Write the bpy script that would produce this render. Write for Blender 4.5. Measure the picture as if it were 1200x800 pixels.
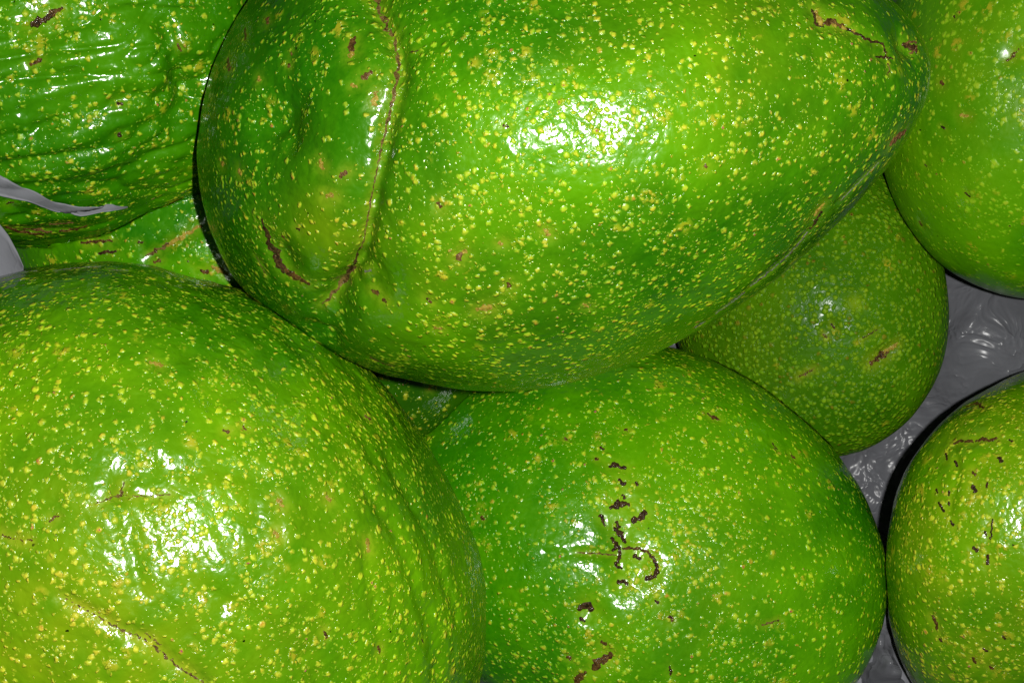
import bpy, math, random
import numpy as np
from mathutils import Vector, Matrix
from mathutils.bvhtree import BVHTree

# ------------------------------------------------------------------ camera, light, exposure
scene = bpy.context.scene
for o in list(bpy.data.objects): bpy.data.objects.remove(o)

cam_d = bpy.data.cameras.new('camera')
cam = bpy.data.objects.new('camera', cam_d)
scene.collection.objects.link(cam)
cam.location = (0, 0, 0.50)                       # a phone held flat over the heap, looking straight down
cam.rotation_euler = (0, 0, 0)
cam_d.sensor_width = 36.0
cam_d.lens = 36.0 * 2000.0 / 1200.0
cam_d.clip_start, cam_d.clip_end = 0.005, 50
scene.camera = cam

world = bpy.data.worlds.new('World'); scene.world = world
world.use_nodes = True
bg = world.node_tree.nodes['Background']
bg.inputs['Color'].default_value = (0.92, 0.97, 1.0, 1)
bg.inputs['Strength'].default_value = 0.025        # dim room

fl = bpy.data.lights.new('phone_flash', 'POINT')  # the phone's LED, beside its lens
fl.energy = 8.0
fl.shadow_soft_size = 0.005
fl.color = (1.0, 0.985, 0.95)
flash = bpy.data.objects.new('phone_flash', fl)
flash.location = (0.038, 0.004, 0.50)
scene.collection.objects.link(flash)

vs = scene.view_settings
vs.view_transform = 'Standard'; vs.look = 'None'
vs.exposure = 0.0; vs.gamma = 1.0; vs.use_curve_mapping = False
scene.cycles.use_denoising = True
scene.cycles.max_bounces = 6
scene.cycles.diffuse_bounces = 2

# ---------- place: a heap of fruit seen from above by a phone held 50 cm over the bag ----------
CAM_H, FPX = 0.50, 2000.0          # camera height (m); focal length in pixels of a 1200 px wide frame

def unproject(px, py, z):
    d = CAM_H - z
    return np.array([(px - 600.0) * d / FPX, (400.0 - py) * d / FPX, z])

def project(P):
    d = CAM_H - P[..., 2]
    return np.stack([600 + P[..., 0] * FPX / d, 400 - P[..., 1] * FPX / d], -1)

def _hash(ix, iy, iz, seed):
    h = (ix * 374761393 + iy * 668265263 + iz * 2147483647 + seed * 974634541) & 0xffffffff
    h = ((h ^ (h >> 13)) * 1274126177) & 0xffffffff
    return ((h ^ (h >> 16)) & 0xffff) / 65535.0 * 2 - 1

def vnoise(P, scale, seed=0):
    """smooth value noise in -1..1"""
    q = P * scale + 1000.0
    i = np.floor(q).astype(np.int64); f = q - i
    f = f * f * f * (f * (f * 6 - 15) + 10)
    out = np.zeros(len(P))
    for dx in (0, 1):
        for dy in (0, 1):
            for dz in (0, 1):
                w = (f[:, 0] if dx else 1 - f[:, 0]) * (f[:, 1] if dy else 1 - f[:, 1]) * (f[:, 2] if dz else 1 - f[:, 2])
                out += w * _hash(i[:, 0] + dx, i[:, 1] + dy, i[:, 2] + dz, seed)
    return out

def frame(axis, roll=0.0):
    z = np.array(axis, float); z /= np.linalg.norm(z)
    up = np.array([0, 0, 1.0]) if abs(z[2]) < 0.9 else np.array([0, 1.0, 0])
    x = np.cross(up, z); x /= np.linalg.norm(x)
    y = np.cross(z, x)
    c, s = math.cos(roll), math.sin(roll)
    return np.stack([c * x + s * y, -s * x + c * y, z], 1)      # columns: local axes in world

# key: pixel of centre, height, axis (towards the stem), half length, half widths, pear factor, lump amount, mesh size
FRUIT = {
 'central': dict(c=(652.9, 152.9, 0.1264), axis=(0.9904, 0.1624, 0.2268), L=0.0809, a=0.053, b=0.0534, k=0.25, roll=0.1324, lump=.0012, n=(300, 520), seed=1),
 'lower_left': dict(c=(108.4, 723.5, 0.1032), axis=(-0.9978, -0.411, -0.3431), L=0.0921, a=0.0821, b=0.064, k=0.1222, roll=-0.5057, lump=.0012, n=(300, 520), seed=2),
 'lower_middle': dict(c=(751.3, 635.2, 0.0493), axis=(0.8691, -0.3178, 0.0063), L=0.0679, a=0.0524, b=0.0365, k=0.0247, roll=-0.303, lump=.001, n=(300, 520), seed=3),
 'small_dark': dict(c=(943, 342, 0.030), axis=(-0.25, 0.97, -0.15), L=0.0460, a=0.0375, b=0.024, k=0.0312, roll=-0.221, lump=.0006, n=(240, 400), seed=4),
 'upper_right': dict(c=(1249.3, 56.2, 0.0499), axis=(0.2388, 1.1379, 0.0004), L=0.0675, a=0.0474, b=0.0527, k=0.0805, roll=-0.7656, lump=.0008, n=(220, 360), seed=5),
 'lower_right': dict(c=(1248.6, 661, 0.0455), axis=(-0.3752, -0.8848, -0.0226), L=0.0528, a=0.0579, b=0.0387, k=0.1055, roll=-0.6358, lump=.0010, n=(220, 360), seed=6),
 'upper_left': dict(c=(86, 82, 0.107), axis=(0.87, 0.14, -0.14), L=0.06, a=0.0395, b=0.0445, k=0.12, roll=-0.246, lump=.0012, n=(300, 520), seed=7),
 'buried_upper': dict(c=(216, 266, 0.078), axis=(0.92, -0.3, 0.1), L=0.05, a=0.036, b=0.035, k=0.08, roll=0.0, lump=.0008, n=(150, 260), seed=8),
 'buried_middle': dict(c=(462, 393, 0.045), axis=(0.6, 0.8, 0.1), L=0.042, a=0.03, b=0.03, k=0.1, roll=0.0, lump=.0008, n=(150, 260), seed=9),
}

def fruit_base(F):
    nt, npz = F['n']
    th = np.linspace(0, math.pi, nt + 1)[1:-1]
    ph = np.linspace(0, 2 * math.pi, npz, endpoint=False)
    T, Ph = np.meshgrid(th, ph, indexing='ij')
    T = T.ravel(); Ph = Ph.ravel()
    def pt(T, Ph):
        w = 1 - F['k'] * np.cos(T) - .35 * F['k'] * np.cos(T) ** 2
        return np.stack([F['a'] * np.sin(T) * w * np.cos(Ph), F['b'] * np.sin(T) * w * np.sin(Ph), F['L'] * np.cos(T)], 1)
    P = np.vstack([pt(T, Ph), [[0, 0, F['L']], [0, 0, -F['L']]]])
    s = F['seed'] * 17
    R = np.linalg.norm(P, axis=1, keepdims=True)
    D = P / R
    amp = F['lump']
    r = amp * 1.5 * vnoise(P, 1 / .045, s) + amp * .7 * vnoise(P, 1 / .020, s + 1) + amp * .16 * vnoise(P, 1 / .008, s + 2)
    return P + D * r[:, None]

def quads(F):
    nt, npz = F['n']; nr = nt - 1
    i, j = np.meshgrid(np.arange(nr - 1), np.arange(npz), indexing='ij')
    j2 = (j + 1) % npz
    Q = np.stack([i * npz + j, (i + 1) * npz + j, (i + 1) * npz + j2, i * npz + j2], -1).reshape(-1, 4)
    j = np.arange(npz); j2 = (j + 1) % npz
    top = np.stack([np.full(npz, nr * npz), j, j2], 1)
    o = (nr - 1) * npz
    bot = np.stack([np.full(npz, nr * npz + 1), o + j2, o + j], 1)
    return Q, np.vstack([top, bot])

def normals(P, Q, T):
    N = np.zeros_like(P)
    n = np.cross(P[Q[:, 2]] - P[Q[:, 0]], P[Q[:, 3]] - P[Q[:, 1]])
    for k in range(4): np.add.at(N, Q[:, k], n)
    n = np.cross(P[T[:, 1]] - P[T[:, 0]], P[T[:, 2]] - P[T[:, 0]])
    for k in range(3): np.add.at(N, T[:, k], n)
    return N / np.maximum(np.linalg.norm(N, axis=1, keepdims=True), 1e-20)

def place(F):
    return unproject(*F['c']), frame(F['axis'], F.get('roll', 0))

# ------------------------------------------------------------------ node helpers
class G:
    def __init__(s, mat):
        mat.use_nodes = True
        s.t = mat.node_tree; s.t.nodes.clear()
    def n(s, typ, **kw):
        x = s.t.nodes.new(typ)
        for k, v in kw.items(): setattr(x, k, v)
        return x
    def put(s, sock, v):
        if v is None: return
        if hasattr(v, 'is_linked'): s.t.links.new(v, sock)
        else: sock.default_value = v
    def m(s, op, a, b=None, c=None, clamp=False):
        x = s.n('ShaderNodeMath', operation=op, use_clamp=clamp)
        for i, v in enumerate((a, b, c)): s.put(x.inputs[i], v)
        return x.outputs[0]
    def vm(s, op, a, b=None, scale=None):
        x = s.n('ShaderNodeVectorMath', operation=op)
        s.put(x.inputs[0], a); s.put(x.inputs[1], b)
        if scale is not None: s.put(x.inputs['Scale'], scale)
        return x.outputs[0]
    def noise(s, vec, scale, detail=2, rough=.5, dist=0.0, col=False):
        x = s.n('ShaderNodeTexNoise')
        s.put(x.inputs['Vector'], vec)
        x.inputs['Scale'].default_value = scale; x.inputs['Detail'].default_value = detail
        x.inputs['Roughness'].default_value = rough; x.inputs['Distortion'].default_value = dist
        return x.outputs['Color' if col else 'Fac']
    def voro(s, vec, scale, feature='F1', rnd=1.0):
        x = s.n('ShaderNodeTexVoronoi', feature=feature)
        s.put(x.inputs['Vector'], vec); x.inputs['Scale'].default_value = scale
        x.inputs['Randomness'].default_value = rnd
        return x
    def ramp(s, v, lo, hi, a=0.0, b=1.0, smooth=True):
        x = s.n('ShaderNodeMapRange', interpolation_type='SMOOTHSTEP' if smooth else 'LINEAR', clamp=True)
        for k, val in (('Value', v), ('From Min', lo), ('From Max', hi), ('To Min', a), ('To Max', b)): s.put(x.inputs[k], val)
        return x.outputs[0]
    def mix(s, f, a, b):
        x = s.n('ShaderNodeMix', data_type='RGBA')
        s.put(x.inputs[0], f)
        s.put(x.inputs[6], a if hasattr(a, 'is_linked') else (*a, 1)); s.put(x.inputs[7], b if hasattr(b, 'is_linked') else (*b, 1))
        return x.outputs[2]
    def attr(s, name):
        return s.n('ShaderNodeAttribute', attribute_name=name).outputs['Fac']
    def sep(s, v):
        x = s.n('ShaderNodeSeparateXYZ'); s.put(x.inputs[0], v); return x.outputs
    def bump(s, h, dist=1.0, strength=1.0, normal=None):
        x = s.n('ShaderNodeBump')
        x.inputs['Distance'].default_value = dist; x.inputs['Strength'].default_value = strength
        s.put(x.inputs['Height'], h); s.put(x.inputs['Normal'], normal)
        return x.outputs[0]
    def out(s, bsdf):
        o = s.n('ShaderNodeOutputMaterial'); s.t.links.new(bsdf.outputs[0], o.inputs['Surface'])

def skin_material(name, bright, dark, seed, scale=430, dens=.5, fine=.35, wave=1.0, rad=(.25, .60), patch=1.1, lent=(.98, .57, .10), pr=(.16, .46), gloss=0.0, grain=1.0, spec=.22, streak=None, coat=1.0, lift=1.0):
    """Waxy avocado skin: mottled green, raised corky lenticels, fine waviness."""
    SEEN = (.42, .62, .14)
    TINT, CORK = (.22, .38, .06), (.80, .85, .60)          # the waxy cuticle over green rind, and over bare cork
    kc = lambda c: tuple(c[i] * SEEN[i] / (1 - coat + coat * TINT[i]) for i in range(3))
    kl = lambda c: tuple(c[i] * SEEN[i] / (1 - coat + coat * CORK[i]) for i in range(3))
    bright, dark, lent = kc(bright), kc(dark), kl(lent)
    mat = bpy.data.materials.new(name); g = G(mat)
    tc = g.n('ShaderNodeTexCoord').outputs['Object']
    p = g.vm('ADD', tc, (seed * .731, seed * .417, seed * .293))
    A_d, A_h, A_y, A_t = g.attr('dens'), g.attr('halo'), g.attr('yel'), g.attr('tone')
    # colour of the rind
    mott = g.noise(p, 850, 2, .6)
    f = g.m('ADD', A_t, g.m('MULTIPLY', g.m('SUBTRACT', mott, .5), .55), clamp=True)
    col = g.mix(f, dark, bright)
    col = g.mix(A_y, col, kc((.54, .53, .03)))
    # lenticels: cells of irregular corky dots
    w = g.noise(p, 700, 2, .6, col=True)
    pw = g.vm('ADD', p, g.vm('SCALE', g.vm('SUBTRACT', w, (.5, .5, .5)), scale=.0014))
    def layer(sc, density, r0, r1):
        v = g.voro(pw, sc)
        c = g.sep(v.outputs['Color'])
        on = g.m('LESS_THAN', c[0], density)
        r = g.ramp(g.m('POWER', c[1], 1.8), 0, 1, r0, r1, False)
        s_ = g.ramp(v.outputs['Distance'], g.m('MULTIPLY', r, 1.1), g.m('MULTIPLY', r, .25), 0, 1)
        return g.m('MULTIPLY', s_, on), v.outputs['Distance'], c
    s1, dist1, c1 = layer(scale, g.m('MULTIPLY', A_d, dens), *rad)
    s2, dist2, c2 = layer(scale * 1.9, g.m('MULTIPLY', A_d, fine), .20, .46)
    vp = g.voro(pw, 175); cp = g.sep(vp.outputs['Color'])
    rp = g.ramp(cp[1], 0, 1, *pr, False)
    blot = g.m('MULTIPLY', g.ramp(vp.outputs['Distance'], rp, g.m('MULTIPLY', rp, .3)), g.m('LESS_THAN', cp[0], g.m('MULTIPLY', A_d, patch)))
    blot = g.m('MULTIPLY', blot, g.ramp(g.sep(w)[2], .40, .56))
    tone = g.mix(c1[2], lent, (lent[0] * .66, lent[1] * .92, lent[2] * .8))
    tone = g.mix(g.m('GREATER_THAN', c1[2], .95), tone, (lent[0] * .85, lent[1] * .5, lent[2]))
    col = g.mix(g.m('MULTIPLY', s2, .7), col, (lent[0] * .56, lent[1] * .90, lent[2] * .7))
    col = g.mix(g.m('MULTIPLY', blot, .8), col, g.mix(cp[2], kl((.80, .58, .08)), kl((.95, .50, .12))))
    col = g.mix(g.m('MULTIPLY', s1, g.ramp(g.sep(w)[0], .35, .65, .42, .95)), col, tone)
    pit = g.m('MULTIPLY', g.m('MULTIPLY', g.m('GREATER_THAN', c1[2], .955), s1), g.ramp(dist1, .15, .07))
    col = g.mix(pit, col, kc((.18, .035, .05)))
    # sparse black specks
    v3 = g.voro(pw, 190); c3 = g.sep(v3.outputs['Color'])
    speck = g.m('MULTIPLY', g.ramp(v3.outputs['Distance'], g.ramp(c3[1], 0, 1, .045, .085), .03), g.m('LESS_THAN', c3[0], .22))
    col = g.mix(speck, col, (.015, .010, .006))
    # corky yellow-brown border round the scars
    hn = g.m('MULTIPLY', A_h, g.ramp(mott, .25, .6, .35, 1.0))
    col = g.mix(g.m('MULTIPLY', hn, .8, clamp=True), col, kl((.50, .40, .07)))
    # relief (metres)
    wav2 = g.noise(p, 360, 1, .5, .5)
    h = g.m('MULTIPLY', g.m('SUBTRACT', wav2, .5), .00022 * wave)
    h = g.m('ADD', h, g.m('MULTIPLY', g.m('SUBTRACT', mott, .5), .000018))
    peb = g.voro(pw, 640).outputs['Distance']                  # pebbled grain of the rind
    h = g.m('SUBTRACT', h, g.m('MULTIPLY', peb, .000075 * grain))
    h = g.m('ADD', h, g.m('MULTIPLY', s1, .00025 * lift))
    h = g.m('ADD', h, g.m('MULTIPLY', s2, .00010 * lift))
    h = g.m('ADD', h, g.m('MULTIPLY', blot, .00014 * lift))
    h = g.m('SUBTRACT', h, g.m('MULTIPLY', pit, .00012))
    nb = g.bump(h)
    b = g.n('ShaderNodeBsdfPrincipled')
    g.put(b.inputs['Base Color'], col)
    g.put(b.inputs['Roughness'], g.ramp(mott, .3, .7, .32, .42))
    b.inputs['IOR'].default_value = 1.45
    b.inputs['Specular IOR Level'].default_value = spec
    g.put(b.inputs['Coat Weight'], g.m('MULTIPLY', g.m('SUBTRACT', 1.0, g.m('MULTIPLY', g.m('MAXIMUM', s1, g.m('MULTIPLY', s2, .8)), .85)), coat))      # bare cork is duller than wax
    cork = g.m('MAXIMUM', g.m('MAXIMUM', s1, g.m('MULTIPLY', s2, .7)), g.m('MAXIMUM', g.m('MULTIPLY', blot, .8), g.m('MULTIPLY', hn, .8)), clamp=True)
    g.put(b.inputs['Coat Tint'], g.mix(cork, TINT, CORK))
    g.put(b.inputs['Coat Roughness'], g.m('ADD', g.ramp(mott, .3, .7, .13 + gloss, .19 + gloss), g.m('MULTIPLY', s1, .22)))
    b.inputs['Coat IOR'].default_value = 1.45
    g.put(b.inputs['Normal'], nb); g.put(b.inputs['Coat Normal'], nb)
    g.out(b)
    return mat

def scab_or_sheen_material(name, a, b_, c_, rough=.45, coat=.14):
    mat = bpy.data.materials.new(name); g = G(mat)
    tc = g.n('ShaderNodeTexCoord').outputs['Object']
    n1 = g.noise(tc, 900, 3, .65); n2 = g.noise(tc, 2300, 2, .6)
    col = g.mix(g.ramp(n1, .36, .62), a, b_)
    col = g.mix(g.ramp(n2, .52, .72, 0, .8), col, c_)
    p = g.n('ShaderNodeBsdfPrincipled')
    g.put(p.inputs['Base Color'], col); p.inputs['Roughness'].default_value = rough
    p.inputs['Coat Weight'].default_value = coat; p.inputs['Coat Roughness'].default_value = .10
    p.inputs['Specular IOR Level'].default_value = .06
    nb = g.bump(g.m('MULTIPLY', g.m('ADD', n1, g.m('MULTIPLY', n2, .5)), .00035))
    g.put(p.inputs['Normal'], nb); g.put(p.inputs['Coat Normal'], nb)
    g.out(p); return mat

SCAB_AND_SHEEN = {
 'dark': scab_or_sheen_material('dark_scab', (.014, .008, .003), (.050, .026, .009), (.12, .068, .024), coat=.4),
 'brown': scab_or_sheen_material('brown_scab', (.030, .014, .003), (.095, .050, .012), (.19, .115, .030)),
 'pink': scab_or_sheen_material('pinkish_scab', (.055, .026, .008), (.14, .072, .024), (.24, .15, .06)),
 'tan': scab_or_sheen_material('tan_cork', (.17, .125, .012), (.32, .24, .030), (.40, .32, .08)),
 'grey': scab_or_sheen_material('painted_rim_sheen', (.05, .055, .035), (.16, .16, .13), (.30, .30, .27), .3),  # silvery grazing reflection of the rims, painted on as grey strips
 'line': scab_or_sheen_material('cork_line', (.045, .026, .006), (.135, .092, .024), (.24, .175, .05), .6),
}

# ------------------------------------------------------------------ what each fruit carries, in pixels of the photograph
CREASE = [(441, -25), (440, 0), (447, 20), (458, 40), (466, 62), (465, 90), (458, 125), (447, 170), (438, 212), (430, 255), (421, 295), (412, 318), (396, 340), (378, 356)]
MARKS = {
 'central': dict(
   grooves=[(CREASE, .0016, .0015), ([(482, 60), (540, 30), (600, 10)], .0004, .002), ([(400, 345), (388, 372), (380, 392)], .0020, .0045)],
   valley=[(CREASE, .0018, .0060)],
   dimples=[((322, 142), .0036, .0070), ((430, 330), .0016, .006), ((1068, 57), .0022, .006), ((330, 300), .0012, .004)],
   scars=[
    ('line', [(440, -4), (446, 16), (456, 34), (464, 52)], [9, 10, 12, 9], .4),
    ('line', [(464, 52), (467, 75), (463, 105), (455, 140), (447, 172)], [9, 8, 7, 5, 4], .3),
    ('line', [(447, 170), (439, 212), (431, 255), (422, 292)], [4, 3, 3, 3], .25),
    ('dark', [(422, 290), (416, 308), (408, 320)], [4, 6, 7], .25),
    ('line', [(416, 312), (400, 333), (378, 356)], [6, 9, 4], .25),
    ('grey', [(946, 272), (932, 290), (915, 307)], [3, 4, 5], .3), ('grey', [(912, 309), (896, 323), (880, 335)], [3, 5, 4], .3), ('grey', [(872, 343), (855, 356), (838, 368)], [4, 3, 2], .3),  # the grey strips are painted rim sheen
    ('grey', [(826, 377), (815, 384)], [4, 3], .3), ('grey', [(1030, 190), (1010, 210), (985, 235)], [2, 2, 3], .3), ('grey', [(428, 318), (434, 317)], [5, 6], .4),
    ('dark', [(434, 419), (448, 425), (462, 429)], [4, 5, 3], .4),
    ('brown', [(411, 59), (415, 45)], [9, 9], .4), ('tan', [(411, 66), (413, 62)], [9, 8], .3),
    ('pink', [(426, 91), (434, 85)], [9, 8], .4), ('tan', [(412, 100), (418, 102)], [6, 5], .3),
    ('pink', [(399, 207), (405, 202)], [7, 7], .4), ('tan', [(384, 229), (389, 229)], [9, 8], .4),
    ('dark', [(348, 268), (351, 269)], [5, 5], .3), ('tan', [(375, 188), (378, 197)], [7, 8], .35),
    ('brown', [(331, 277), (333, 279)], [5, 5], .3), ('brown', [(313, 22), (314, 27)], [7, 7], .35),
    ('brown', [(287, 34), (288, 46)], [5, 5], .3), ('brown', [(267, 70), (269, 82)], [8, 9], .3),
    ('tan', [(260, 191), (262, 192)], [8, 8], .35), ('tan', [(280, 201), (282, 203)], [8, 8], .35),
    ('tan', [(441, 109), (438, 122)], [8, 9], .3), ('brown', [(341, 62), (342, 64)], [5, 5], .3),
    ('brown', [(338, 76), (339, 78)], [5, 5], .3), ('tan', [(303, 91), (304, 94)], [6, 7], .3),
    ('dark', [(307, 256), (311, 270), (319, 290), (330, 312)], [4, 9, 15, 14], .4),
    ('dark', [(322, 300), (333, 316), (341, 322)], [11, 12, 8], .35),
    ('brown', [(335, 317), (348, 325), (362, 332)], [9, 12, 6], .5),
    ('line', [(300, 300), (312, 322)], [3, 4], .2),
    ('pink', [(537, 303), (540, 297)], [8, 7], .4), ('tan', [(543, 296), (546, 294)], [6, 6], .3),
    ('brown', [(513, 238), (517, 242)], [6, 6], .3), ('tan', [(585, 285), (588, 286)], [6, 6], .3),
    ('brown', [(595, 332), (597, 335)], [6, 7], .35), ('tan', [(638, 269), (643, 275)], [6, 7], .3),
    ('tan', [(560, 362), (574, 360)], [9, 10], .35), ('brown', [(501, 350), (505, 354)], [6, 6], .3),
    ('tan', [(510, 384), (517, 385)], [6, 6], .3), ('brown', [(449, 351), (452, 353)], [6, 6], .3),
    ('dark', [(590, 147), (596, 149)], [5, 5], .35), ('tan', [(684, 356), (690, 360)], [5, 3], .3),
    ('brown', [(436, 340), (443, 344)], [6, 7], .3), ('dark', [(480, 62), (490, 60)], [3, 3], .2),
    ('tan', [(956, 14), (962, 29)], [6, 8], .9), ('dark', [(952, 12), (957, 28), (965, 32)], [7, 9, 5], .35),
    ('brown', [(966, 27), (978, 27), (988, 31)], [8, 10, 7], .5), ('tan', [(976, 29), (979, 31)], [5, 5], 1.0),
    ('tan', [(987, 32), (991, 34)], [5, 5], 1.0), ('tan', [(999, 36), (1001, 37)], [4, 4], .9),
    ('dark', [(990, 33), (1002, 39), (1015, 46), (1026, 50)], [5, 5, 6, 4], .45),
    ('dark', [(1024, 49), (1034, 51), (1038, 62), (1037, 69)], [4, 5, 4, 3], .4),
    ('dark', [(1026, 67), (1036, 67), (1047, 69)], [3, 5, 2], .4), ('line', [(1040, 75), (1043, 82), (1040, 87)], [3, 3, 2], .4),
    ('dark', [(1058, 52), (1068, 55), (1073, 58)], [5, 15, 12], .5), ('pink', [(1057, 53), (1066, 49), (1073, 50)], [3, 3, 3], 1.0),
    ('pink', [(1074, 54), (1071, 60), (1066, 63)], [3, 3, 3], 1.0), ('dark', [(1082, 47), (1086, 52), (1088, 62)], [6, 8, 4], .4),
    ('pink', [(1044, 168), (1052, 161), (1061, 153)], [9, 14, 7], .7), ('tan', [(955, 252), (961, 244), (965, 239)], [6, 8, 5], .6),
    ('dark', [(962, 248), (957, 258), (950, 268)], [6, 9, 5], .3), ('brown', [(826, 194), (828, 196)], [5, 5], .3),
   ]),
 'lower_left': dict(
   grooves=[([(70, 698), (120, 724), (160, 745), (190, 766), (245, 802)], .0006, .0011), ([(145, 565), (141, 580)], .0005, .001),
            ([(425, 560), (470, 640), (500, 720), (515, 800)], .0007, .0022), ([(455, 540), (500, 620), (535, 720)], .0006, .0018),
            ([(395, 560), (430, 660), (452, 760)], .0004, .0016), ([(140, 582), (165, 690)], .0004, .0015), ([(180, 545), (330, 560)], .0003, .002),
            ([(210, 680), (300, 720), (380, 800)], .0005, .0016)],
   dimples=[((240, 320), .0016, .006), ((380, 600), .001, .006), ((160, 560), .0008, .004)],
   scars=[
    ('grey', [(62, 317), (85, 314), (118, 312)], [2, 3, 2], .25), ('grey', [(266, 332), (285, 340), (310, 352)], [3, 4, 3], .25), ('grey', [(28, 319), (45, 317)], [2, 3], .25), ('grey', [(125, 316), (150, 317)], [2, 2], .25),  # grey strips paint the whitish sheen along the upper rim
    ('line', [(74, 699), (100, 713), (122, 726)], [2, 4, 4], .3), ('line', [(122, 726), (146, 739), (165, 746)], [4, 5, 4], .35),
    ('line', [(165, 746), (185, 760), (212, 783), (240, 800)], [4, 6, 4, 4], .35), ('line', [(170, 741), (188, 755)], [3, 4], .35),
    ('line', [(145, 565), (142, 578), (138, 582)], [3, 5, 5], .3), ('line', [(138, 580), (112, 590)], [4, 2], .25), ('line', [(140, 580), (158, 581), (200, 579)], [4, 3, 2], .25),
    ('brown', [(3, 627), (16, 631)], [4, 4], .3), ('brown', [(20, 631), (27, 633)], [3, 3], .3), ('brown', [(32, 632), (38, 633)], [3, 3], .3),
    ('brown', [(58, 611), (63, 606), (69, 604)], [3, 4, 3], .3),
    ('tan', [(326, 585), (331, 592)], [7, 8], .3), ('tan', [(430, 632), (432, 645)], [7, 8], .3), ('tan', [(322, 622), (325, 628)], [6, 7], .3),
    ('pink', [(285, 500), (288, 503)], [5, 5], .3), ('pink', [(428, 487), (434, 491)], [5, 5], .3), ('tan', [(383, 582), (387, 586)], [7, 6], .3),
    ('brown', [(380, 740), (383, 746)], [5, 5], .3), ('brown', [(443, 757), (445, 763)], [5, 5], .3), ('dark', [(494, 748), (496, 752)], [3, 3], .3),
    ('brown', [(262, 504), (268, 506)], [5, 5], .3), ('tan', [(176, 424), (190, 428)], [6, 6], .3),
   ]),
 'lower_middle': dict(
   grooves=[([(640, 648), (690, 648), (722, 650)], .0004, .001), ([(735, 620), (727, 690)], .0005, .0018)],
   dimples=[((690, 715), .0012, .0035), ((712, 765), .0010, .005), ((725, 650), .0008, .005)],
   scars=[
    ('dark', [(714, 546), (722, 545), (733, 548)], [5, 9, 5], .6), ('dark', [(726, 562), (731, 567)], [7, 8], .6), ('dark', [(745, 565), (747, 568)], [5, 5], .4),
    ('dark', [(730, 580), (732, 583)], [6, 6], .6), ('dark', [(715, 594), (725, 591), (736, 590)], [6, 12, 8], .9), ('dark', [(704, 604), (707, 609)], [8, 8], .7),
    ('dark', [(707, 612), (709, 616)], [4, 4], .4), ('dark', [(742, 610), (750, 606), (756, 600)], [9, 12, 8], .9), ('dark', [(723, 612), (725, 617)], [8, 7], .8),
    ('dark', [(721, 618), (727, 627), (733, 634)], [7, 9, 7], .8), ('dark', [(717, 630), (722, 637), (719, 645)], [6, 7, 6], .8),
    ('dark', [(725, 640), (727, 652), (721, 660), (728, 666)], [6, 6, 6, 5], .8), ('brown', [(730, 642), (745, 642), (757, 645), (766, 654)], [4, 4, 4, 4], .6),
    ('dark', [(765, 652), (770, 662), (768, 670)], [5, 7, 6], .8), ('dark', [(743, 651), (750, 654)], [6, 7], .7), ('dark', [(757, 678), (766, 676), (771, 668)], [7, 8, 5], .8),
    ('dark', [(724, 682), (730, 680), (735, 684)], [6, 8, 5], .8), ('line', [(676, 647), (700, 648), (722, 650)], [2, 3, 3], .2),
    ('dark', [(679, 713), (686, 706), (693, 714)], [9, 13, 9], .9), ('dark', [(680, 724), (685, 727)], [6, 5], .5), ('dark', [(768, 703), (771, 706)], [5, 5], .5),
    ('brown', [(696, 783), (703, 774), (716, 766)], [8, 15, 7], .7), ('brown', [(674, 800), (680, 792), (686, 787)], [8, 10, 5], .6), ('dark', [(785, 780), (786, 790)], [4, 5], .4),
    ('brown', [(705, 752), (710, 754)], [6, 6], .4), ('brown', [(666, 769), (668, 772)], [6, 5], .4), ('brown', [(785, 722), (788, 726)], [6, 6], .4), ('dark', [(704, 524), (707, 526)], [5, 5], .4),
    ('brown', [(698, 537), (700, 538)], [5, 5], .4), ('brown', [(829, 484), (836, 489), (842, 491)], [3, 6, 5], .4), ('dark', [(905, 519), (911, 527)], [3, 3], .3), ('brown', [(928, 534), (931, 536)], [6, 5], .4),
    ('line', [(893, 732), (903, 729), (913, 726)], [3, 4, 2], .3), ('brown', [(564, 606), (567, 608)], [5, 5], .3), ('brown', [(662, 513), (664, 515)], [4, 4], .3), ('brown', [(733, 503), (735, 505)], [5, 4], .3),
   ]),
 'small_dark': dict(
   grooves=[], dimples=[((1037, 415), .0008, .003), ((975, 382), .0006, .002)],
   scars=[
    ('brown', [(1021, 425), (1030, 418), (1040, 412)], [8, 11, 8], .3), ('tan', [(1036, 413), (1045, 407), (1052, 402)], [5, 7, 3], .4), ('dark', [(1026, 420), (1034, 415)], [4, 5], .45),
    ('dark', [(1008, 398), (1018, 392), (1028, 386)], [2, 4, 2], .2), ('brown', [(935, 442), (945, 437), (955, 431)], [2, 5, 2], .2), ('dark', [(974, 379), (978, 385)], [4, 4], .2), ('brown', [(965, 392), (969, 396)], [4, 4], .2),
   ]),
 'upper_right': dict(
   grooves=[], dimples=[((1185, 68), .0006, .003)],
   scars=[
    ('brown', [(1180, 72), (1188, 65), (1194, 57)], [3, 6, 2], .3), ('brown', [(1103, 96), (1105, 99)], [6, 6], .3), ('dark', [(1118, 19), (1119, 21)], [4, 4], .3), ('dark', [(1103, 148), (1107, 151)], [4, 3], .3),
    ('dark', [(1131, 226), (1137, 231)], [4, 3], .3), ('dark', [(1084, 193), (1086, 195)], [4, 3], .3), ('brown', [(1078, 260), (1080, 264)], [5, 5], .3), ('tan', [(1126, 135), (1134, 136)], [6, 5], .25),
   ]),
 'lower_right': dict(
   grooves=[([(1115, 500), (1122, 560), (1112, 600)], .0004, .001)], dimples=[((1150, 452), .001, .004)],
   scars=[
    ('brown', [(1118, 519), (1130, 516), (1140, 518)], [4, 6, 5], .4), ('brown', [(1144, 516), (1152, 515), (1162, 515), (1168, 514)], [5, 7, 6, 4], .4), ('dark', [(1170, 536), (1174, 540)], [6, 7], .5),
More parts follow.
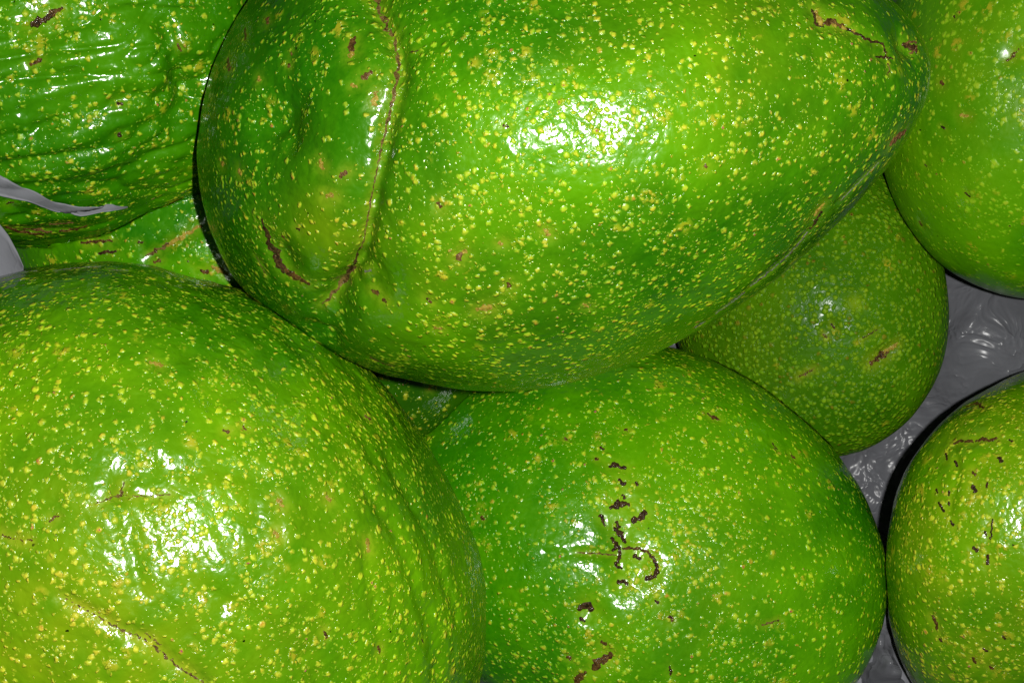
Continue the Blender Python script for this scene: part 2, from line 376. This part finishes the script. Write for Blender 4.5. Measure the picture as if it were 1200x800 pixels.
    ('dark', [(1140, 569), (1143, 575)], [7, 8], .5), ('dark', [(1157, 565), (1156, 571)], [4, 4], .4), ('dark', [(1119, 540), (1122, 546)], [5, 4], .4), ('dark', [(1108, 531), (1110, 538)], [4, 4], .4),
    ('dark', [(1112, 575), (1112, 580)], [4, 4], .4), ('dark', [(1097, 573), (1099, 577)], [4, 4], .4), ('dark', [(1100, 588), (1104, 596), (1107, 599)], [4, 5, 3], .4), ('dark', [(1112, 588), (1112, 592)], [4, 4], .4),
    ('dark', [(1114, 610), (1117, 615)], [4, 5], .4), ('dark', [(1163, 608), (1162, 620), (1161, 631)], [3, 3, 4], .4), ('dark', [(1154, 623), (1156, 627)], [5, 4], .4), ('dark', [(1141, 641), (1145, 645)], [6, 6], .5),
    ('dark', [(1158, 650), (1157, 660)], [5, 6], .5), ('brown', [(1093, 721), (1097, 730), (1098, 737)], [4, 6, 4], .4), ('dark', [(1101, 748), (1103, 751)], [4, 4], .4), ('dark', [(1152, 759), (1157, 763)], [4, 4], .4),
    ('brown', [(1140, 553), (1143, 556)], [5, 5], .4), ('dark', [(1183, 515), (1186, 517)], [4, 4], .4), ('brown', [(1160, 780), (1163, 783)], [4, 5], .4), ('dark', [(1175, 745), (1178, 748)], [4, 4], .4),
    ('brown', [(1132, 476), (1145, 472), (1152, 478)], [4, 6, 4], .4), ('brown', [(1140, 770), (1143, 776)], [4, 5], .4),
   ]),
 'upper_left': dict(
   grooves=[([(-10, 172), (40, 158), (100, 135), (150, 122), (185, 118)], .0011, .0022), ([(-10, 138), (45, 130), (110, 112), (175, 108)], .0008, .002),
            ([(-10, 105), (60, 90), (120, 82)], .0006, .002), ([(195, 30), (204, 62), (218, 90), (230, 112)], .0014, .0022), ([(210, 150), (222, 118), (235, 100)], .0010, .002),
            ([(-10, 200), (60, 190), (130, 165), (200, 140)], .0007, .002), ([(60, 240), (140, 215), (205, 160)], .0007, .0024), ([(60, 40), (30, 60), (0, 72)], .0009, .0022)],
   dimples=[((222, 108), .0035, .0065), ((40, 62), .0012, .006), ((65, 30), .0012, .005)],
   scars=[
    ('dark', [(38, 30), (48, 25), (60, 18)], [9, 15, 8], .8), ('brown', [(56, 20), (65, 14), (72, 9)], [8, 8, 5], .6), ('dark', [(138, 121), (143, 122)], [6, 6], .6), ('dark', [(139, 157), (141, 160)], [6, 6], .5),
    ('pink', [(28, 268), (45, 270), (60, 272)], [4, 7, 4], .5), ('brown', [(8, 266), (25, 272), (50, 275)], [6, 6, 6], .5), ('pink', [(58, 263), (72, 262), (86, 261)], [3, 4, 3], .5), ('brown', [(70, 271), (90, 268), (102, 264)], [4, 5, 3], .5),
    ('dark', [(8, 239), (16, 237)], [4, 4], .3), ('brown', [(36, 76), (48, 70)], [5, 6], .4), ('brown', [(208, 52), (212, 60)], [4, 4], .3),
   ]),
 'buried_upper': dict(
   grooves=[([(172, 300), (205, 284), (238, 264)], .0008, .0014)], dimples=[],
   scars=[
    ('brown', [(95, 285), (112, 283), (132, 282)], [3, 5, 3], .3), ('dark', [(116, 297), (125, 295), (136, 295)], [5, 6, 4], .35), ('dark', [(162, 284), (168, 284)], [5, 4], .3), ('line', [(171, 300), (182, 294), (198, 286)], [3, 6, 5], .45),
    ('tan', [(195, 288), (212, 278), (236, 264)], [5, 7, 3], .5), ('brown', [(181, 307), (187, 305)], [6, 6], .35), ('tan', [(249, 312), (258, 317), (266, 321)], [5, 8, 5], .7), ('brown', [(236, 317), (243, 319)], [6, 6], .5), ('dark', [(220, 306), (224, 309)], [3, 3], .3),
   ]),
 'buried_middle': dict(grooves=[], dimples=[], scars=[('tan', [(503, 455), (508, 448), (515, 443)], [6, 8, 5], .3)]),
}
GREEN = dict(bright=(.180, .455, .004), dark=(.038, .225, .004))
SKIN = {
 'central': dict(**GREEN, scale=690, dens=2.6, fine=1.5, wave=1.0, coat=1.0),
 'lower_left': dict(bright=(.260, .520, .005), dark=(.080, .310, .005), scale=670, dens=2.3, fine=1.5, wave=1.3, coat=1.0),
 'lower_middle': dict(bright=(.250, .570, .004), dark=(.070, .330, .004), scale=650, dens=1.8, fine=1.0, patch=1.8, wave=.9, coat=1.0),
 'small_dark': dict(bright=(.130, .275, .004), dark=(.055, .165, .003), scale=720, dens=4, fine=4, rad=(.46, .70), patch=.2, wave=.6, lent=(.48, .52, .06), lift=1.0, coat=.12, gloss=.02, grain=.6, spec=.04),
 'upper_right': dict(bright=(.230, .500, .003), dark=(.080, .330, .003), scale=600, dens=1.3, fine=1.0, wave=.6, coat=.6, lift=.5, gloss=.06, lent=(.75, .64, .10), patch=.6, grain=.5),
 'lower_right': dict(bright=(.280, .540, .005), dark=(.090, .330, .005), scale=620, dens=2.6, fine=1.4, patch=3.5, pr=(.22, .55), wave=1.0, coat=1.0),
 'upper_left': dict(bright=(.135, .365, .004), dark=(.048, .230, .004), scale=640, dens=1.3, fine=1.1, wave=1.0, coat=1.0),
 'buried_upper': dict(**GREEN, scale=600, dens=1.1, fine=.9, wave=.8, coat=1.0),
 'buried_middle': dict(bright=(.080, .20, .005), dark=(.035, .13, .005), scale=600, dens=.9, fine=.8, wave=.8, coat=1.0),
}
LABEL = {
 'central': 'large avocado with a brown crease across its left end, on top of the heap',
 'lower_left': 'biggest avocado, lower left, with a broad white glare and a diagonal scratch',
 'lower_middle': 'avocado at the bottom middle with a row of dark scabs running through its glare',
 'small_dark': 'smaller darker avocado with dense pale pimples, tucked under the creased one',
 'upper_right': 'smooth sparsely dotted avocado in the upper right corner, beside the creased one',
 'lower_right': 'avocado at the lower right edge, blotched yellow and flecked with dark red specks',
 'upper_left': 'wrinkled shiny avocado in the upper left corner with furrows running to its stem pit',
 'buried_upper': 'avocado showing only as a sliver between the wrinkled one and the biggest one',
 'buried_middle': 'avocado barely seen in the dark gap between the three front fruits',
}

# ------------------------------------------------------------------ building the fruit
def resample(poly, step):
    poly = np.array(poly, float); out = [poly[0]]
    for a, b in zip(poly[:-1], poly[1:]):
        n = max(1, int(np.ceil(np.linalg.norm(b - a) / step)))
        out += [a + (b - a) * (i + 1) / n for i in range(n)]
    return np.array(out)

class Fruit: pass

def near_path(P, pts, reach):
    """distance of each vertex to a set of surface points (inf beyond reach)"""
    d = np.full(len(P), np.inf)
    lo, hi = pts.min(0) - reach, pts.max(0) + reach
    idx = np.where(((P > lo) & (P < hi)).all(1))[0]
    for s in range(0, len(idx), 20000):
        k = idx[s:s + 20000]
        d[k] = np.sqrt(((P[k][:, None] - pts[None]) ** 2).sum(-1).min(1))
    return d

def shape_fruit(key):
    F = FRUIT[key]; f = Fruit(); f.key = key; f.F = F
    f.P = fruit_base(F); f.C, f.M = place(F); f.Q, f.T = quads(F)
    f.N = normals(f.P, f.Q, f.T)
    M = MARKS[key]
    def surf(px):                                     # surface points of this fruit under pixels of the photo
        Pw = f.P @ f.M.T + f.C; Nw = f.N @ f.M.T
        eye = np.array([0, 0, CAM_H]) - Pw
        front = np.where((Nw * eye).sum(1) > 0)[0]
        uv = project(Pw[front])
        return f.P[front[[((uv - q) ** 2).sum(1).argmin() for q in px]]]
    disp = np.zeros(len(f.P))
    wv = SKIN[key]['wave']
    disp += wv * (.00014 * vnoise(f.P, 1 / .0058, F['seed'] * 7 + 3) + .00007 * vnoise(f.P, 1 / .0031, F['seed'] * 7 + 4))
    if key == 'upper_left':                           # furrowed rind, running to the stem pit
        q = f.P * np.array([1, 1, .13]) + .0012 * np.stack([vnoise(f.P, 1 / .012, s_) for s_ in (73, 74, 76)], 1)
        w = vnoise(q, 1 / .0042, 71); w2 = vnoise(f.P * np.array([1, 1, .4]), 1 / .0021, 72)
        disp += -.0008 * (1 - np.abs(w)) ** 3 + .00030 * w2
    if key == 'lower_left':
        dl = f.M.T @ np.array([.33, -.94, 0.]); q = f.P - .78 * (f.P @ dl)[:, None] * dl
        rip = np.clip(((f.P @ f.M.T)[:, 0] + .02) / .05, .25, 1)
        disp += rip * (.00024 * vnoise(q, 1 / .0046, 75) + .00010 * vnoise(q, 1 / .0023, 76))
    for poly, depth, sig in M['grooves']:
        if depth == 0: continue
        d = near_path(f.P, surf(resample(poly, 4)), sig * 3.5)
        wob = 1 + .5 * vnoise(f.P, 1 / .003, 5)
        disp -= depth * wob * np.exp(-(d / sig) ** 2)
    for poly, depth, sig in M.get('valley', []):
        d = near_path(f.P, surf(resample(poly, 6)), sig * 3)
        disp -= depth * np.exp(-(d / sig) ** 2)
    for px, depth, sig in M['dimples']:
        d = np.linalg.norm(f.P - surf([px])[0], axis=1)
        disp -= depth * np.exp(-(d / sig) ** 2) * (1 + .35 * vnoise(f.P, 1 / .004, 9))
    for kind, poly, widths, h in M['scars']:                # each scar or painted sheen strip sits in a shallow sunken patch
        hw = max(widths) * .0001
        d = near_path(f.P, surf(resample(poly, 3)), hw * 3 + .002)
        disp -= .00028 * np.exp(-(d / (hw * 1.5 + .0005)) ** 2)
    f.P = f.P + f.N * disp[:, None]
    f.surf = surf
    return f

fruits = {k: shape_fruit(k) for k in FRUIT}

def tree(f):
    return BVHTree.FromPolygons(f.P.tolist(), f.Q.tolist() + f.T.tolist())

# fruits that press on each other: the lower one yields a little
ORDER = ['central', 'lower_left', 'upper_left', 'upper_right', 'lower_right', 'lower_middle', 'small_dark', 'buried_upper', 'buried_middle']
for k in FRUIT: fruits[k].bvh = tree(fruits[k])
for i, ku in enumerate(ORDER):
    up = fruits[ku]
    for kl in ORDER[i + 1:]:
        lo = fruits[kl]
        if np.linalg.norm(up.C - lo.C) > .17: continue
        q = (lo.P @ lo.M.T + lo.C - up.C) @ up.M
        e = (q / np.array([up.F['a'] * 1.12, up.F['b'] * 1.12, up.F['L'] * 1.03]))
        moved = False
        for v in np.where((e ** 2).sum(1) < 1.08)[0]:
            loc, nor, _, _ = up.bvh.find_nearest(Vector(q[v]))
            gap = (Vector(q[v]) - loc).dot(nor)
            if gap < .0002:
                q[v] = np.array(loc + nor * .0002)
                lo.P[v] = lo.M.T @ (up.M @ q[v] + up.C - lo.C); moved = True
        if moved: lo.bvh = tree(lo)
for f in fruits.values():
    f.N = normals(f.P, f.Q, f.T)

def mesh_obj(name, verts, faces, mat, parent=None, smooth=True):
    me = bpy.data.meshes.new(name)
    me.from_pydata([tuple(v) for v in verts], [], faces)
    me.materials.append(mat)
    if smooth: me.polygons.foreach_set('use_smooth', [True] * len(me.polygons))
    me.update()
    o = bpy.data.objects.new(name, me); scene.collection.objects.link(o)
    if parent: o.parent = parent
    return o

def tag(o, label=None, cat=None, group=None, kind=None):
    for k, v in (('label', label), ('category', cat), ('group', group), ('kind', kind)):
        if v: o[k] = v

PART = dict(dark='scab', brown='scab', pink='cork_spot', tan='cork_spot', line='cracked_line', grey='painted_sheen')  # grey parts are reflected light put into colour, the others real marks
rs = np.random.default_rng(4)
def ray(f, px, py):
    """where the sight line through a pixel meets this fruit (local point, normal)"""
    o = f.M.T @ (np.array([0, 0, CAM_H]) - f.C)
    d = f.M.T @ np.array([(px - 600) / FPX, (400 - py) / FPX, -1.0])
    loc, nor, _, _ = f.bvh.ray_cast(Vector(o), Vector(d).normalized())
    if loc is None: return None
    return np.array(loc), np.array(nor)

def scab(f, kind, poly, widths, height, parent):
    """a corky scar or painted sheen strip: a ragged low ridge that follows the rind"""
    pts = [ray(f, *p) for p in poly]
    if any(p is None for p in pts): return None
    X = np.array([p[0] for p in pts]); Nn = np.mean([p[1] for p in pts], 0)
    s = (CAM_H - (f.M @ X.mean(0) + f.C)[2]) / FPX              # metres per pixel there
    W = np.array(widths) * s * (.40 if kind == 'dark' else .46)
    t = np.concatenate([[0], np.cumsum(np.linalg.norm(np.diff(X, axis=0), axis=1))])
    L = t[-1]; r0 = min(W.mean(), max(L, 1e-5)) if L > W.mean() else W.mean()
    n = int(np.clip((L + 2 * W.mean()) / (.9 * s), 11, 40)); m = 6
    tt = np.linspace(-W[0] * .8, L + W[-1] * .8, n)
    verts, faces = [], []
    ph = rs.random((2, 4)) * 6.28; unit = W.mean() * 2
    def rag(side, x):                                          # ragged but smooth outline
        x = x / unit
        return 1 + .30 * math.sin(2.3 * x + ph[side, 0]) + .22 * math.sin(5.1 * x + ph[side, 1]) + .14 * math.sin(9.7 * x + ph[side, 2])
    for i, ti in enumerate(tt):
        c = np.array([np.interp(ti, t, X[:, a]) for a in range(3)])
        k = min(max(np.searchsorted(t, ti), 1), len(t) - 1)
        d = (X[k] - X[k - 1]); d = d / (np.linalg.norm(d) + 1e-12)
        if ti < 0: c = X[0] + d * ti
        if ti > L: c = X[-1] + d * (ti - L)
        side = np.cross(Nn, d); side /= np.linalg.norm(side) + 1e-12
        w = np.interp(ti, t, W)
        e = 1.0
        if ti < 0: e = math.sqrt(max(0, 1 - (ti / (W[0] * .8)) ** 2))
        if ti > L: e = math.sqrt(max(0, 1 - ((ti - L) / (W[-1] * .8)) ** 2))
        e = max(e, .06)
        thin = 1.0 if kind not in ('line', 'grey') else .40 + .80 * abs(math.sin(ti / unit * 1.7 + ph[0, 3]) * math.sin(ti / unit * .73 + ph[1, 3])) ** .6
        wl, wr = w * e * thin * rag(0, ti), w * e * thin * rag(1, ti)
        sway = side * w * .35 * math.sin(ti / unit * 1.9 + ph[0, 0]) * (1 if L > 3 * unit else .3)
        for j in range(m + 1):
            u = j / m * 2 - 1
            q = c + sway + side * u * (wl if u < 0 else wr)
            loc, nor, _, _ = f.bvh.find_nearest(Vector(q))
            lump = .55 + .45 * math.sin(ti / unit * 6.1 + ph[1, 0] + u * 2) * math.sin(u * 4 + ph[0, 1])
            hgt = (1 - u * u) ** .7 * e * height * .00065 * lump * (.75 + .25 * rs.random()) - .00004
            verts.append(np.array(loc) + np.array(nor) * hgt)
    for i in range(n - 1):
        for j in range(m):
            a = i * (m + 1) + j
            faces.append((a, a + m + 1, a + m + 2, a + 1))
    return mesh_obj(PART[kind] if poly[0] != (1058, 52) else 'stem_scar', verts, faces, SCAB_AND_SHEEN[kind], parent)

for key in FRUIT:
    f = fruits[key]
    nq, nt3 = len(f.Q), len(f.T)
    me = bpy.data.meshes.new('skin')
    me.vertices.add(len(f.P)); me.vertices.foreach_set('co', f.P.astype(np.float32).ravel())
    idx = np.concatenate([f.Q.ravel(), f.T.ravel()])
    me.loops.add(len(idx)); me.loops.foreach_set('vertex_index', idx.astype(np.int32))
    me.polygons.add(nq + nt3)
    start = np.concatenate([np.arange(nq) * 4, nq * 4 + np.arange(nt3) * 3])
    me.polygons.foreach_set('loop_start', start.astype(np.int32))
    me.polygons.foreach_set('use_smooth', np.ones(nq + nt3, bool))
    me.update(calc_edges=True); me.validate()
    # rind attributes: lenticel density, scar border, yellowing
    M = MARKS[key]
    halo = np.zeros(len(f.P)); dens = np.ones(len(f.P)); yel = np.zeros(len(f.P))
    s = .0002
    for kind, poly, widths, h in M['scars']:
        hw = max(widths) * s
        d = near_path(f.P, f.surf(resample(poly, 3)), hw * 2.2 + .001)
        halo = np.maximum(halo, np.exp(-(d / (hw * .9 + .0004)) ** 2) * (.5 if kind == 'dark' else .75))
    if key == 'central':
        cr = f.surf(resample(CREASE, 5))
        zc = np.interp(f.P[:, 1] * 0, [0, 1], [0, 1])
        # left of the crease the rind is smooth with few dots; just right of it they crowd
        side = f.P[:, 2] - np.median(cr[:, 2])
        dens = np.where(side < 0, .42 + .25 * np.clip((-side - .012) / .012, 0, 1), 1.25 - .55 * np.clip(side / .085, 0, 1))
        t = np.clip(side / .004 * .5 + .5, 0, 1)
        yel = .30 * np.exp(-(np.linalg.norm(f.P - f.surf([(520, 330)])[0], axis=1) / .03) ** 2) + .5 * np.exp(-(np.linalg.norm(f.P - f.surf([(376, 275)])[0], axis=1) / .008) ** 2)
        yel += .35 * np.exp(-(np.linalg.norm(f.P - f.surf([(860, 60)])[0], axis=1) / .03) ** 2)
    if key == 'lower_left':
        yel = .85 * np.exp(-(np.linalg.norm(f.P - f.surf([(20, 790)])[0], axis=1) / .05) ** 2) + .25 * np.exp(-(np.linalg.norm(f.P - f.surf([(400, 600)])[0], axis=1) / .03) ** 2)
    if key == 'lower_right':
        yel = .42 + .3 * vnoise(f.P, 1 / .008, 33)
    if key == 'upper_right':
        yel = .35 * np.exp(-(np.linalg.norm(f.P - f.surf([(1165, 90)])[0], axis=1) / .03) ** 2)
    if key == 'lower_middle':
        yel = .30 * np.exp(-(np.linalg.norm(f.P - f.surf([(800, 660)])[0], axis=1) / .03) ** 2)
    if key == 'small_dark':
        yel = .16 * np.exp(-(np.linalg.norm(f.P - f.surf([(880, 400)])[0], axis=1) / .02) ** 2) + .8 * np.exp(-(np.linalg.norm(f.P - f.surf([(1002, 354)])[0], axis=1) / .0022) ** 2)
    sd = FRUIT[key]['seed'] * 31
    sm = lambda x, lo, hi: (lambda t: t * t * (3 - 2 * t))(np.clip((x - lo) / (hi - lo), 0, 1))
    c1, c2 = vnoise(f.P, 1 / .0085, sd), vnoise(f.P, 1 / .0036, sd + 1)
    dens = dens * (.22 + .62 * sm(c1 + .65 * c2, -.15, .40) + .35 * sm(c2, .1, .5))
    tone = .75 * sm(vnoise(f.P, 1 / .026, sd + 2) + .5 * vnoise(f.P, 1 / .012, sd + 3), -.6, .6) + .25 * sm(vnoise(f.P, 1 / .005, sd + 4), -.6, .6)
    if key == 'central': tone *= np.where(side < 0, 1 - .85 * np.clip(-side / .02, 0, 1), 1)
    yel = yel * (.7 + .3 * vnoise(f.P, 1 / .004, sd + 5))
    for nm, arr in (('halo', halo), ('dens', dens), ('yel', np.clip(yel, 0, 1)), ('tone', tone)):
        at = me.attributes.new(nm, 'FLOAT', 'POINT'); at.data.foreach_set('value', arr.astype(np.float32))
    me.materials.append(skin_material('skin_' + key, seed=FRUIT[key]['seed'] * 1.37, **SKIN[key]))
    base = np.array([f.C[0], f.C[1], (f.P @ f.M.T + f.C)[:, 2].min()])
    o = bpy.data.objects.new('avocado', None); scene.collection.objects.link(o)
    o.location = base; o.empty_display_size = .01
    basis = Matrix.Translation(Vector(f.C - base)) @ Matrix(f.M.tolist()).to_4x4()
    sk = bpy.data.objects.new('skin', me); scene.collection.objects.link(sk)
    sk.parent = o; sk.matrix_basis = basis
    tag(o, LABEL[key], 'avocado', 'avocados heaped in the bag')
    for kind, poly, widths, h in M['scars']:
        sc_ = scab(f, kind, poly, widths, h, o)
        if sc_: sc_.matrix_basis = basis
    f.obj = o

# ------------------------------------------------------------------ the grey plastic bag
def film_material(name, colr, rough=.26, crumple=1.0):
    mat = bpy.data.materials.new(name); g = G(mat)
    tc = g.n('ShaderNodeTexCoord').outputs['Object']
    n1 = g.noise(tc, 60, 2, .5, .4)
    n2 = g.noise(tc, 75, 3, .55, .7)
    fold = g.m('POWER', g.m('SUBTRACT', 1.0, g.m('ABSOLUTE', g.m('SUBTRACT', g.m('MULTIPLY', n2, 2.0), 1.0))), 5.0)
    n3 = g.noise(g.vm('MULTIPLY', tc, (1, .4, 1)), 190, 2, .5, .5)
    h = g.m('ADD', g.m('MULTIPLY', n1, .0005 * crumple), g.m('MULTIPLY', fold, .00045 * crumple))
    h = g.m('ADD', h, g.m('MULTIPLY', n3, .00016 * crumple))
    p = g.n('ShaderNodeBsdfPrincipled')
    g.put(p.inputs['Base Color'], g.mix(g.ramp(n1, .35, .65), colr, tuple(c * 1.25 for c in colr)))
    p.inputs['Roughness'].default_value = rough
    p.inputs['IOR'].default_value = 1.5
    p.inputs['Specular IOR Level'].default_value = .16
    g.put(p.inputs['Normal'], g.bump(h))
    g.out(p); return mat

film = film_material('grey_film', (.086, .088, .097))
film_soft = film_material('grey_film_smooth', (.14, .143, .158), .5, .25)

bag = bpy.data.objects.new('plastic_bag', None); scene.collection.objects.link(bag)
tag(bag, 'crumpled grey plastic bag lying under and around the avocados', 'bag')

def sheet(name, x0, x1, y0, y1, nx, ny, zf, mat, thick=.0004):
    xs, ys = np.linspace(x0, x1, nx), np.linspace(y0, y1, ny)
    Xg, Yg = np.meshgrid(xs, ys, indexing='ij'); P = np.stack([Xg.ravel(), Yg.ravel(), np.zeros(nx * ny)], 1)
    P[:, 2] = zf(P)
    i, j = np.meshgrid(np.arange(nx - 1), np.arange(ny - 1), indexing='ij'); a = (i * ny + j).ravel()
    Q = np.stack([a, a + ny, a + ny + 1, a + 1], 1)
    return mesh_obj(name, P, Q.tolist(), mat, bag)

under = []
for f in fruits.values():
    Pw = (f.P @ f.M.T + f.C)[::2]
    under.append(Pw)
under = np.vstack(under)
def bag_height(P):
    """the film sags between the fruits and is lifted where it is gathered; it always stays below them"""
    z = .012 + .004 * vnoise(P, 1 / .05, 41)
    for px, py, top, sg in ((1042, 775, .046, .020), (1038, 700, .040, .010), (1150, 400, .014, .022)):      # gathered up between the fruits
        c = unproject(px, py, top)
        z += top * np.exp(-((P[:, :2] - c[:2]) ** 2).sum(1) / sg ** 2)
    R2 = np.array([[.75, .66, 0], [-.66, .75, 0], [0, 0, 1]])
    for ang, sc, am in ((0, .026, .0030), (1, .015, .0018), (2, .009, .0009), (3, .006, .0005)):                 # creases left by folding and stuffing
        q = (P @ np.linalg.matrix_power(R2, ang + 1)) * np.array([1, .35, 1]) + .004 * vnoise(P, 1 / .03, 50 + ang)[:, None]
        z += am * (1 - np.abs(vnoise(q, 1 / sc, 42 + ang))) ** 5
    r = np.maximum(np.abs(P[:, 0]) / .19, np.abs(P[:, 1]) / .16)
    z += .07 * np.clip(r - 1, 0, 1) ** 1.3
    # cell-wise lowest fruit surface
    cell = .003
    grid = {}
    for (cx, cy), zz in zip(np.floor(under[:, :2] / cell).astype(int).tolist(), under[:, 2].tolist()):
        k = (cx, cy)
        if zz < grid.get(k, 9): grid[k] = zz
    lim = np.full(len(P), 9.0)
    for n, (cx, cy) in enumerate(np.floor(P[:, :2] / cell).astype(int).tolist()):
        lim[n] = grid.get((cx, cy), 9)
    return np.minimum(z, lim - .0015)
sheet('bag_lining', -.30, .30, -.25, .25, 420, 350, bag_height, film)

def film_patch(name, poly_top, poly_bot, zt, zb, mat, nx=40, ny=8, wob=.0006, lift=None, seed=0):
    """a strip of film between two pixel edges at given heights, with real thickness"""
    a, b = resample(poly_top, 2.0), resample(poly_bot, 2.0)
    a = a[np.linspace(0, len(a) - 1, nx).round().astype(int)]; b = b[np.linspace(0, len(b) - 1, nx).round().astype(int)]
    V = []
    for i in range(nx):
        u = i / (nx - 1)
        for j in range(ny):
            v = j / (ny - 1)
            px = a[i] * (1 - v) + b[i] * v
            z = (np.interp(u, np.linspace(0, 1, len(zt)), zt) * (1 - v) + np.interp(u, np.linspace(0, 1, len(zb)), zb) * v)
            V.append(unproject(px[0], px[1], z))
    V = np.array(V); V[:, 2] += wob * vnoise(V, 1 / .006, seed) + wob * .6 * vnoise(V, 1 / .0025, seed + 1)
    if lift: V = lift(V)
    n = len(V); V = np.vstack([V, V - np.array([0, 0, .0003])])
    F = []
    for i in range(nx - 1):
        for j in range(ny - 1):
            q = i * ny + j; F.append((q, q + 1, q + ny + 1, q + ny)); F.append((n + q, n + q + ny, n + q + ny + 1, n + q + 1))
    for i in range(nx - 1):
        for j in (0, ny - 1):
            q = i * ny + j; F.append((q, q + ny, n + q + ny, n + q))
    for j in range(ny - 1):
        for i in (0, nx - 1):
            q = i * ny + j; F.append((q, q + 1, n + q + 1, n + q))
    o = mesh_obj(name, V, F, mat, bag)
    return o

gl = fruits['upper_left']
def on_gl(V):
    out = []
    for v in V:
        o_ = gl.M.T @ (np.array([0, 0, CAM_H]) - gl.C); d_ = gl.M.T @ (v - np.array([0, 0, CAM_H]))
        loc, nor, _, _ = gl.bvh.ray_cast(Vector(o_), Vector(d_).normalized())
        out.append(gl.M @ (np.array(loc) + .0011 * np.array(nor)) + gl.C if loc is not None else v)
    return np.array(out)
film_patch('bag_edge_strip', [(-60, 190), (0, 204), (30, 216), (62, 232), (95, 238), (146, 238)], [(-60, 220), (0, 225), (32, 231), (62, 243), (92, 250), (118, 245), (146, 240)], [.10] * 2, [.10] * 2, film_soft, lift=on_gl, seed=3)
film_patch('bag_handle', [(-80, 215), (-30, 240), (0, 263), (10, 276), (20, 295), (27, 312)], [(-80, 352), (-40, 344), (0, 333), (12, 333), (21, 329), (27, 320)], [.126, .128, .130], [.124, .126, .128], film_soft, wob=.0004, seed=6)
film_patch('bag_fold', [(-40, 262), (5, 272), (30, 276), (68, 276)], [(-40, 330), (5, 325), (28, 318), (60, 300)], [.052, .055, .054], [.058, .062, .058], film, wob=.003, seed=8, ny=14)

film_patch('bag_fold', [(1030, 640), (1031, 690), (1022, 740), (1003, 800), (992, 840)], [(1046, 640), (1050, 690), (1056, 740), (1074, 800), (1086, 840)], [.036, .044, .048, .050], [.034, .040, .043, .044], film_soft, wob=.0022, seed=12, ny=14)

ground = mesh_obj('ground', [(-1.5, -1.5, -.03), (1.5, -1.5, -.03), (1.5, 1.5, -.03), (-1.5, 1.5, -.03)], [(0, 1, 2, 3)], film_material('grey_table', (.10, .10, .105), .6, .1), None)
tag(ground, 'plain grey table top under the bag', 'table', kind='structure')
